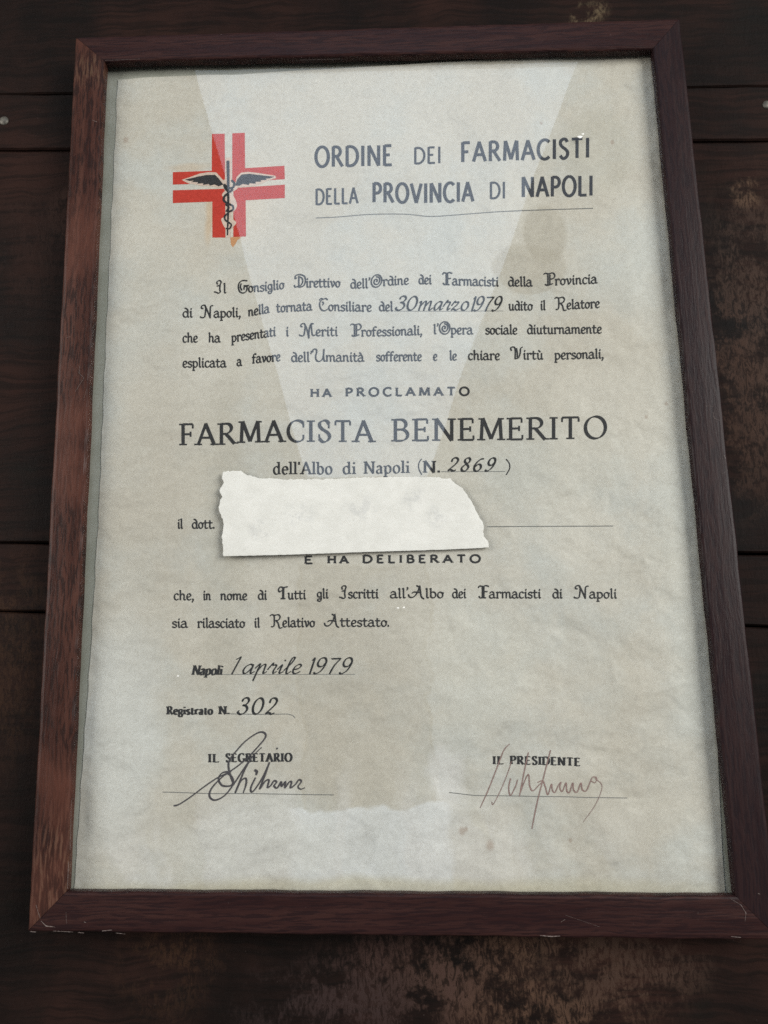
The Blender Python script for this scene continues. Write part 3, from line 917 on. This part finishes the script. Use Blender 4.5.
# heading
I = Ink()
hd = dict(thick=3.25, thin=2.95, nib=0, cap=False, space=1.3)
word(I, 'ORDINE', 315, 393, [(315, 168), (393, 166.4)], 20.3, **hd)
word(I, 'DEI', 414.5, 440, [(414, 165.3), (440, 164.5)], 16.4, **{**hd, 'thick': 2.3, 'thin': 2.1})
word(I, 'FARMACISTI', 461.5, 588.5, [(462, 163.4), (520, 161.0), (588, 158)], 19.6, **hd)
finish(I, 'heading_line', M['head'])
I = Ink()
word(I, 'DELLA', 316, 358.5, [(316, 206), (358, 204.3)], 16.0, **{**hd, 'thick': 2.3, 'thin': 2.1})
word(I, 'PROVINCIA', 373, 474, [(373, 203), (420, 204), (474, 202.3)], 19.3, **hd)
word(I, 'DI', 490, 504.5, [(490, 199.8), (504, 199.2)], 16.6, **{**hd, 'thick': 2.3, 'thin': 2.1})
word(I, 'NAPOLI', 522, 592, [(522, 197.5), (592, 195.8)], 19.8, **hd)
finish(I, 'heading_line', M['head'])
I = Ink()
line(I, spl((316, 219), (338, 218), (370, 215.3), (405, 215), (430, 217.3), (460, 215.5), (500, 212.3), (545, 210), (593, 208.5)), .9)
finish(I, 'heading_underline', M['rule'])

# body text
I = Ink(.00008)
bd = dict(font='unc', thick=1.75, thin=1.05, nib=35)
B = 10.6
lines = [
    ('Il', 214, 227, 293.6), ('Gonsiglio', 238, 285, [(238, 293.6), (262, 292.2), (285, 289.6)]),
    ('Direttivo', 294, 341, 288.4), ("dell'Ordine", 350.5, 409, [(350, 289.6), (372, 289), (384, 286.6), (409, 285)]), ('dei', 418.5, 432, 284.7),
    ('Farmacisti', 442, 499, [(442, 285.4), (499, 286.8)]), ('della', 508, 533, 286.6), ('Provincia', 543, 598, [(543, 285.8), (598, 283.2)]),
    ('di', 183, 193.5, 318), ('Napoli,', 200, 241, [(200, 318.6), (241, 317.6)]), ('nella', 248, 270.5, [(248, 317.2), (270, 313.4)]),
    ('tornata', 276, 313, [(276, 313.2), (313, 311.4)]), ('Consiliare', 319, 372, [(319, 311.9), (372, 312.6)]), ('del', 379, 393.5, 312),
    ('udito', 508, 533, 310.6), ('il', 540, 546, 310.2), ('Relatore', 554, 600, [(554, 310), (600, 307.6)]),
    ('che', 183, 198.5, 343), ('ha', 208.5, 221.5, 343), ('presentati', 231.5, 276.5, [(231, 343), (276, 336.7)]), ('i', 286, 289.5, 337),
    ('Meriti', 299, 338.5, 337), ('Professionali,', 350, 422, [(350, 337.6), (385, 337), (422, 335.5)]), ("l'Opera", 433, 473.5, 334.6),
    ('sociale', 485, 517.5, 334.6), ('diuturnamente', 527, 602, [(527, 334.3), (602, 333.3)]),
    ('esplicata', 183, 227.5, 368), ('a', 237, 243, 366.6), ('favore', 252, 281, [(252, 364.2), (281, 361.6)]),
    ("dell'Umanità", 291.5, 365, 362.6), ('sofferente', 376, 422, [(376, 362.2), (422, 361.6)]), ('e', 433, 437.5, 361.2), ('le', 449, 457, 360.7),
    ('chiare', 468, 500, 360.2), ('Virtù', 510, 543.5, 359.6), ('personali,', 554, 603.5, [(554, 359.6), (603, 358.4)]),
    ('il', 177.5, 183.5, 528.6), ('dott.', 192, 214.5, 528.6),
    ('che,', 174, 194, 600), ('in', 203, 211.5, 600), ('nome', 220, 247.5, 600), ('di', 258, 267.5, 599.6), ('Tutti', 278, 306.5, 599.2),
    ('gli', 317, 329, 598.4), ('Iscritti', 339, 379, 598.4), ("all'Albo", 390, 444, 598.2), ('dei', 452, 466.5, 598.2),
    ('Farmacisti', 477.5, 541, 598.4), ('di', 552, 562.5, 598.4), ('Napoli', 573, 617, 598.4),
    ('sia', 172, 188.5, 627.6), ('rilasciato', 197, 245.5, 627.6), ('il', 254, 260.5, 627.4), ('Relativo', 269.5, 315.5, 627), ('Attestato.', 324, 389, 626.6),
]
last = 0
for (t, a, b, y) in lines:
    if (a < last - 100 or t == 'udito') and len(I.v):
        finish(I, 'body_text_line', M['ink'])
        I = Ink(.00008)
    last = a
    word(I, t, a, b, y, B if len(t) > 1 or t.islower() else 11, **bd)
finish(I, 'body_text_line', M['ink'])

# capitals set wide
I = Ink()
cg = dict(thick=2.3, thin=1.9, nib=10, serif=.45, sthick=1.0, space=3.6)
word(I, 'HA', 311, 332, 397.7, 8.0, **cg)
word(I, 'PROCLAMATO', 346, 469.5, [(346, 397.4), (469, 395.9)], 8.2, **cg)
finish(I, 'proclamation_line', M['ink'])
I = Ink()
word(I, 'E', 305, 313.5, 563.9, 7.4, **cg)
word(I, 'HA', 328, 349, 563.6, 7.4, **cg)
word(I, 'DELIBERATO', 363, 480.5, [(363, 563.2), (480, 562.9)], 7.6, **cg)
finish(I, 'deliberation_line', M['ink'])

# title
I = Ink()
tt = dict(thick=3.7, thin=1.2, nib=24, serif=1.0, sthick=1.6, space=1.5)
word(I, 'FARMACISTA', 181, 374.5, [(181, 445.6), (225, 445.4), (240, 443.6), (290, 442.6), (374, 443)], 21.6, **tt)
word(I, 'BENEMERITO', 393, 607.5, [(393, 442.4), (480, 441), (607, 438.8)], 22.4, **tt)
finish(I, 'title_line', M['ink'])

# register line
I = Ink()
sm = dict(thick=2.2, thin=.85, nib=22, serif=.8, sthick=1.15, space=.9)
word(I, "dell'Albo", 273, 333, 474.9, 12.4, **sm)
word(I, 'di', 342.5, 355.5, 474.7, 12.4, **sm)
word(I, 'Napoli', 364.5, 409, [(364, 474.4), (409, 473.6)], 12.2, **sm)
word(I, '(', 418, 422, 472.6, 12, thick=1.3, thin=.9)
word(I, 'N.', 423.5, 440, 473.4, 11.8, **{**sm, 'thick': 2.7})
word(I, ')', 505.5, 510, 472.6, 12, thick=1.3, thin=.9)
finish(I, 'register_line', M['ink'])

# bold small print
I = Ink()
bi = dict(thick=2.6, thin=1.0, nib=12, slant=.22, serif=.4, sthick=1.0, space=.5)
word(I, 'Napoli', 192, 223.5, 674.8, 9.4, **bi)
finish(I, 'place_name', M['ink'])
I = Ink()
rb = dict(thick=2.5, thin=1.0, nib=8, serif=.8, sthick=1.15, space=1.0)
word(I, 'Registrato', 167, 213.5, 714.4, 8.0, **rb)
word(I, 'N.', 219, 229.5, 714.2, 8.0, **rb)
finish(I, 'registration_caption', M['ink'])
I = Ink()
ob = dict(thick=2.5, thin=.9, nib=4, serif=.5, sthick=1.15, space=1.9)
word(I, 'IL', 209, 219.8, 762.2, 8.4, **ob)
word(I, 'SEGRETARIO', 225.5, 292.5, [(225, 762), (292, 761.5)], 8.4, **ob)
finish(I, 'office_title', M['ink'])
I = Ink()
word(I, 'IL', 493, 503.8, 764, 8.0, **ob)
word(I, 'PRESIDENTE', 510, 580, [(510, 763.8), (545, 764.6), (580, 765.8)], 8.2, **ob)
finish(I, 'office_title', M['ink'])

# rules
I = Ink(.00003)
line(I, [(394, 312), (420, 311.8), (460, 311.6), (503, 311.3)], .6)
finish(I, 'ruled_line', M['rule'])
I = Ink(.00003)
line(I, [(441, 472.4), (470, 472.3), (505, 471.9)], .7)
finish(I, 'ruled_line', M['rule'])
I = Ink(.00003)
line(I, [(487, 527.2), (550, 526.6), (613, 526.2)], .9)
finish(I, 'ruled_line', M['rule'])
I = Ink(.00003)
line(I, [(222, 674.4), (290, 674.5), (355, 674.3)], .6)
finish(I, 'ruled_line', M['rule'])
I = Ink(.00003)
line(I, [(229, 713.8), (260, 714.4), (288, 714), (293, 715.5), (295, 718)], .8)
finish(I, 'ruled_line', M['rule'])
I = Ink(.00003)
line(I, [(163, 791.8), (205, 793.2), (260, 793.6), (334, 795)], .8)
finish(I, 'ruled_line', M['rule'])
I = Ink(.00003)
line(I, [(449, 792.4), (475, 795.2), (550, 796.2), (627, 797.8)], .8)
finish(I, 'ruled_line', M['rule'])

# hand lettering
I = Ink(.00012)
sc = dict(font='scr', nib=32, slant=.30)
word(I, '30', 395, 418, 311.2, 13.8, thick=2.4, thin=.9, **sc)
word(I, 'marzo', 418, 469, 311.0, 14.0, thick=2.1, thin=.8, **sc)
word(I, '1979', 471, 502.5, 311.6, 14.2, thick=2.2, thin=.8, **sc)
finish(I, 'hand_lettered_date', M['script'])
I = Ink(.00012)
word(I, '2869', 447, 496, 471.8, 13.0, thick=2.5, thin=.9, space=1.8, **sc)
finish(I, 'hand_lettered_number', M['script'])
I = Ink(.00012)
word(I, '1', 231, 242, 674.3, 17.2, thick=2.1, thin=.8, **sc)
word(I, 'aprile', 242.5, 302, 674.0, 15.2, thick=2.1, thin=.8, **sc)
word(I, '1979', 309, 353, 674.0, 15.8, thick=2.3, thin=.8, space=.6, **sc)
finish(I, 'hand_lettered_date', M['script'])
I = Ink(.00012)
word(I, '302', 237, 278, 714.4, 16.0, thick=2.7, thin=.9, space=1.4, **sc)
finish(I, 'hand_lettered_number', M['script'])


# signatures, points read at scale s from origin (ox, oy)
def sig(ink, strokes, ox, oy, s, w, nib=40):
    for st in strokes:
        pts, k = (st, 1.0) if not isinstance(st[0], list) else st
        P = spl(*[(ox + x / s, oy + y / s) for x, y in pts], n=7)
        n = len(P)

        def pw(d, t, k=k):
            return k * w * (.55 + .45 * abs(math.sin(d - math.radians(nib)))) * (1 if t < .85 else 1 - (t - .85) * 2.5)
        ink.ribbon(P, pw, True)


I = Ink(.00015)
sig(I, [
    [(40, 322), (62, 316), (110, 285), (170, 240), (225, 203), (275, 178), (340, 130), (396, 72), (428, 32), (424, 12), (396, 12), (345, 46), (304, 90), (276, 128), (272, 160), (282, 200), (292, 232), (280, 238)],
    [(282, 176), (246, 182), (230, 208), (246, 236), (282, 236), (291, 212), (268, 186), (228, 216), (198, 252), (192, 282), (214, 298), (254, 280), (290, 236), (336, 166), (372, 114), (412, 74)],
    [(372, 114), (340, 170), (300, 268), (322, 220), (344, 206), (346, 230), (334, 268)],
    [(386, 204), (366, 246), (370, 264), (386, 250), (418, 200), (446, 138)],
    [(446, 138), (424, 200), (404, 252), (428, 218), (444, 214), (438, 244), (452, 236), (466, 216), (476, 222), (466, 238), (480, 246),
     (496, 220), (498, 240), (514, 220), (512, 246), (530, 222), (540, 222), (536, 246), (556, 232), (572, 212), (582, 220), (568, 240), (578, 252), (596, 246)],
    ([(384, 172), (392, 178), (388, 192)], 1.3),
    ([(478, 78), (480, 80)], 1.0),
], 165, 730, 4.267, 2.2)
finish(I, 'signature', M['pen'], 'grey looping signature under the word SEGRETARIO')
I = Ink(.00015)
sig(I, [
    [(178, 40), (168, 48), (150, 72), (120, 150), (82, 246), (46, 326)],
    ([(186, 118), (166, 180), (134, 256), (104, 312), (98, 300)], .7),
    [(182, 196), (174, 238), (182, 272), (204, 232), (214, 200)],
    [(262, 78), (244, 160), (222, 276)],
    [(224, 262), (260, 176), (268, 228), (282, 250), (308, 226), (330, 204)],
    [(362, 68), (338, 160), (302, 300), (278, 422)],
    [(304, 212), (326, 206), (338, 232), (350, 268), (366, 220), (370, 246), (382, 258), (398, 226), (410, 212), (404, 236), (416, 254), (432, 214), (436, 250), (448, 258),
     (462, 214), (466, 246), (482, 256), (498, 214), (504, 244), (522, 250), (538, 214), (552, 188), (570, 194), (562, 214), (546, 206)],
    ([(562, 194), (592, 222), (588, 258), (560, 318), (508, 392)], .55),
], 470, 735, 4.52, 1.4)
finish(I, 'signature', M['brownpen'], 'faded brown signature under the word PRESIDENTE')

# ---- emblem
emb = empty('cross_emblem')
emb.parent = cert
emb['label'] = 'red double-line cross emblem with a black winged staff and snake'
c5 = lambda x, y: (160 + x / 5.12, 110 + y / 5.12)


def fan(ink, pts, sub=1):
    """polygon (may be concave) as one n-gon laid flat enough to follow the sheet"""
    ink.poly([c5(*p) for p in pts])


def quadpatch(ink, a, b, c, d, n=6):
    rows = []
    for i in range(n + 1):
        rows.append([ink.pt(*c5(lerp(lerp(a[0], b[0], j / n), lerp(d[0], c[0], j / n), i / n), lerp(lerp(a[1], b[1], j / n), lerp(d[1], c[1], j / n), i / n))) for j in range(n + 1)])
    ink.grid(list(reversed(rows)))


I = Ink(.00006)
quadpatch(I, (266, 122), (331, 121), (333, 312), (265, 312))
quadpatch(I, (66, 319), (333, 308), (333, 372), (66, 383))
quadpatch(I, (370, 119), (434, 117), (436, 300), (370, 302))
quadpatch(I, (370, 302), (638, 289), (640, 358), (370, 371))
quadpatch(I, (66, 412), (335, 403), (335, 467), (66, 478))
quadpatch(I, (268, 467), (335, 464), (336, 655), (269, 655))
quadpatch(I, (376, 400), (640, 386), (640, 455), (376, 467))
quadpatch(I, (376, 467), (439, 462), (441, 650), (376, 652))
I.build('red_cross', M['red'], emb)
I = Ink(.00010)
LW = [(112, 358), (160, 342), (205, 325), (250, 318), (288, 320), (304, 338), (330, 366), (330, 392), (300, 398), (250, 388), (215, 390), (190, 384), (150, 378), (128, 368)]
RW = [(388, 372), (392, 345), (415, 322), (450, 318), (500, 324), (545, 332), (592, 340), (596, 352), (560, 362), (520, 380), (470, 392), (420, 394), (395, 396)]


def poly_strip(ink, pts, cx, cy):
    for a, b in zip(pts, pts[1:] + pts[:1]):
        ink.face([ink.pt(*c5(cx, cy)), ink.pt(*c5(*b)), ink.pt(*c5(*a))])


poly_strip(I, LW, 250, 356)
poly_strip(I, RW, 450, 356)
I.ribbon([c5(x, y) for x, y in seg((350, 252), (352, 650))], lambda d, t: 6.2 - 2.5 * t, True)
for pts in (((330, 366), (350, 410), (388, 392)), ((330, 440), (350, 430), (380, 490), (350, 520)), ((328, 560), (350, 600), (378, 575))):
    I.ribbon([c5(x, y) for x, y in spl(*pts)], lambda d, t: 6, True)
I.build('pale_outline', M['halo'], emb)
I = Ink(.00014)
feathersL = [[(325, 382), (300, 350), (282, 332), (240, 333), (200, 340), (128, 357), (150, 364), (175, 362), (160, 370), (195, 370), (190, 378), (222, 376), (220, 384), (250, 380), (255, 388), (280, 382), (300, 392)]]
feathersR = [[(385, 388), (396, 355), (418, 332), (455, 328), (500, 334), (586, 345), (560, 354), (540, 352), (548, 362), (515, 362), (520, 370), (490, 370), (490, 380), (460, 377), (455, 386), (425, 380), (405, 390)]]
poly_strip(I, feathersL[0], 262, 356)
poly_strip(I, feathersR[0], 442, 356)
I.build('wings', M['ink'], emb)
I = Ink(.00017)
I.ribbon([c5(x, y) for x, y in seg((348, 264), (350, 400), (350, 520), (346, 642))], lambda d, t: 3.3 - 1.9 * t, True)
I.ribbon([c5(x, y) for x, y in spl((368, 362), (380, 376), (374, 398), (350, 400), (330, 384), (336, 404), (356, 420), (372, 408))], lambda d, t: 2.3, True)
I.ribbon([c5(x, y) for x, y in spl((352, 425), (330, 445), (328, 466), (352, 482), (374, 494), (372, 514), (348, 524))], lambda d, t: 2.4 - .4 * t, True)
I.ribbon([c5(x, y) for x, y in spl((350, 530), (332, 546), (336, 566), (356, 580), (366, 592), (356, 610), (340, 608))], lambda d, t: 2.0 - .5 * t, True)
I.ribbon([c5(x, y) for x, y in spl((338, 484), (352, 500), (342, 520))], lambda d, t: 2.2, True)
I.build('staff_and_snake', M['script'], emb)
g = NG('orange_ink_bleed')
mb = g.principled((.50, .25, .12), .6, .2)
I = Ink(.00004)
I.poly([c5(x, y) for x, y in ((360, 655), (376, 652), (420, 652), (398, 668), (386, 690), (374, 706), (364, 690))])
I.build('ink_bleed', mb, emb)

# ------------------------------------------------------------------ torn strip of white paper on the glass
TP = [(36, 18), (60, 16), (82, 16), (90, 21), (100, 27), (125, 34), (200, 38), (300, 38), (420, 33), (520, 32), (600, 33), (635, 36), (650, 50), (667, 62), (680, 78),
      (690, 92), (700, 110), (706, 124), (715, 140), (727, 165), (723, 178), (726, 190), (738, 205), (739, 218), (720, 220), (600, 225), (400, 231), (200, 238), (34, 242), (36, 215), (32, 198),
      (32, 180), (36, 165), (36, 150), (29, 138), (25, 125), (22, 112), (26, 98), (32, 85), (27, 72), (28, 60), (35, 48), (33, 35)]
rnd = random.Random(3)
outl = []
for i, (a, b) in enumerate(zip(TP, TP[1:] + TP[:1])):
    n = max(1, int(math.hypot(b[0] - a[0], b[1] - a[1]) / 6))
    straight = (720 >= a[0] >= 34 and a[1] > 215 and b[1] > 215)
    for k in range(n):
        t = k / n
        x, y = lerp(a[0], b[0], t), lerp(a[1], b[1], t)
        j = .35 if straight else (2.2 if a[0] < 60 else 1.5)
        outl.append((210 + (x + rnd.uniform(-j, j)) / 2.648, 465 + (y + rnd.uniform(-j, j)) / 2.648))
m = MB()
cxp = sum(p[0] for p in outl) / len(outl)
cyp = sum(p[1] for p in outl) / len(outl)
ZT = Z_GLASS_TOP


def scrap_h(x, y):
    return .00012 + .00012 * (math.sin(x * 110 + y * 60) * .5 + .5) + .00006 * (math.sin(x * 260 - y * 190) * .5 + .5)


rings = []
for f, dz in ((1.0, -.00008), (.995, -.00003), (.975, 0), (.9, 0), (.75, 0), (.6, 0), (.45, 0), (.3, 0), (.15, 0), (0, 0)):
    rr = []
    for (x, y) in outl:
        # shrink towards the long mid-line rather than one point
        mx = max(min(x, 455), 255)
        my = 515 if x < 400 else 515 + (x - 400) * .06
        p = at(mx + (x - mx) * f, my + (y - my) * f, ZT)
        rr.append(Vector((p.x, p.y, ZT + scrap_h(p.x, p.y) + dz)))
    rings.append(rr)
base_ring = [Vector((p.x, p.y, ZT + .00003)) for p in rings[0]]
m.grid([base_ring] + rings, closed=True)
for a in range(len(m.f)):
    pass
scrap = m.build('paper_scrap', M['scrap'], None, True)
tag(scrap, 'torn strip of rough white paper lying on the glass over the certificate', 'paper scrap')

# ---- lint lying on the glass
m = MB()
for (x, y, a, b, an) in ((580, 137, .0016, .0009, .5), (583, 134, .0008, .0006, 0), (398, 608, .0006, .0005, 0), (404, 607.5, .0006, .0005, 1), (178, 676, .0006, .0005, 0), (497, 250, .0004, .0003, 0)):
    c = at(x, y, Z_GLASS_TOP)
    top = c + Vector((0, 0, .0003))
    R8 = [c + Vector((a * math.cos(k * math.pi / 4 + an) * (1 + .3 * math.sin(k * 2.3 + x)), b * math.sin(k * math.pi / 4 + an), .00004)) for k in range(8)]
    for k in range(8):
        m.face([R8[k], R8[(k + 1) % 8], top])
    m.face(list(reversed(R8)))
m.build('lint_specks', M['dust'], bpy.data.objects['glass_pane'])['kind'] = 'stuff'

# ------------------------------------------------------------------ camera
cam = bpy.data.cameras.new('camera')
co = bpy.data.objects.new('camera', cam)
COL.objects.link(co)
cam.sensor_fit = 'HORIZONTAL'
cam.sensor_width = 36
cam.lens = F * 36 / 768
cam.clip_start = .01
cam.clip_end = 50
co.matrix_world = Matrix.Translation(CAM_POS) @ CAM_ROT.to_4x4()
SC.camera = co

# ------------------------------------------------------------------ light
w = bpy.data.worlds.new('World')
SC.world = w
w.use_nodes = True
bg = w.node_tree.nodes['Background']
bg.inputs[0].default_value = (1.0, 1.0, .98, 1)
bg.inputs[1].default_value = .14


def area(name, pos, target, sx, sy, power, colr, roll=None):
    l = bpy.data.lights.new(name, 'AREA')
    l.shape = 'RECTANGLE'
    l.size, l.size_y = sx, sy
    l.energy = power
    l.color = colr
    o = bpy.data.objects.new(name, l)
    COL.objects.link(o)
    o.location = pos
    d = (Vector(target) - Vector(pos))
    o.rotation_euler = d.to_track_quat('-Z', 'Y').to_euler()
    return o


# tall bright window in the wall beyond the top of the frame; its mirror image is the pale wedge in the glass
WY = 1.2
win = bpy.data.lights.new('tall_window_light', 'AREA')
win.shape = 'RECTANGLE'
win.size, win.size_y = .87, 4.3
win.energy = 23
win.color = (.68, .81, 1.0)
wo = bpy.data.objects.new('tall_window_light', win)
COL.objects.link(wo)
wo.location = (-.13, WY, 3.0)
wo.rotation_euler = (math.radians(-90), math.radians(0), 0)
wo.rotation_euler = (Matrix.Rotation(math.radians(-3.6), 3, 'Y') @ Matrix.Rotation(math.radians(-90), 3, 'X')).to_euler()

area('side_window_light', (1.85, .6, 1.85), (0, 0, 0), 1.5, 1.4, 81, (1.0, .98, .94))
area('left_fill_light', (-2.0, .4, 1.4), (0, 0, 0), 1.6, 1.3, 46, (1.0, .97, .92))  # unseen fill lamp added on the left to soften the shadows

SC.view_settings.view_transform = 'Standard'
SC.view_settings.look = 'None'
SC.view_settings.exposure = 0
SC.view_settings.gamma = 1
SC.render.engine = 'CYCLES'
SC.cycles.use_denoising = False
SC.cycles.max_bounces = 6
SC.cycles.caustics_reflective = False
SC.cycles.caustics_refractive = False
SC.cycles.filter_width = 1.55
SC.render.film_transparent = False
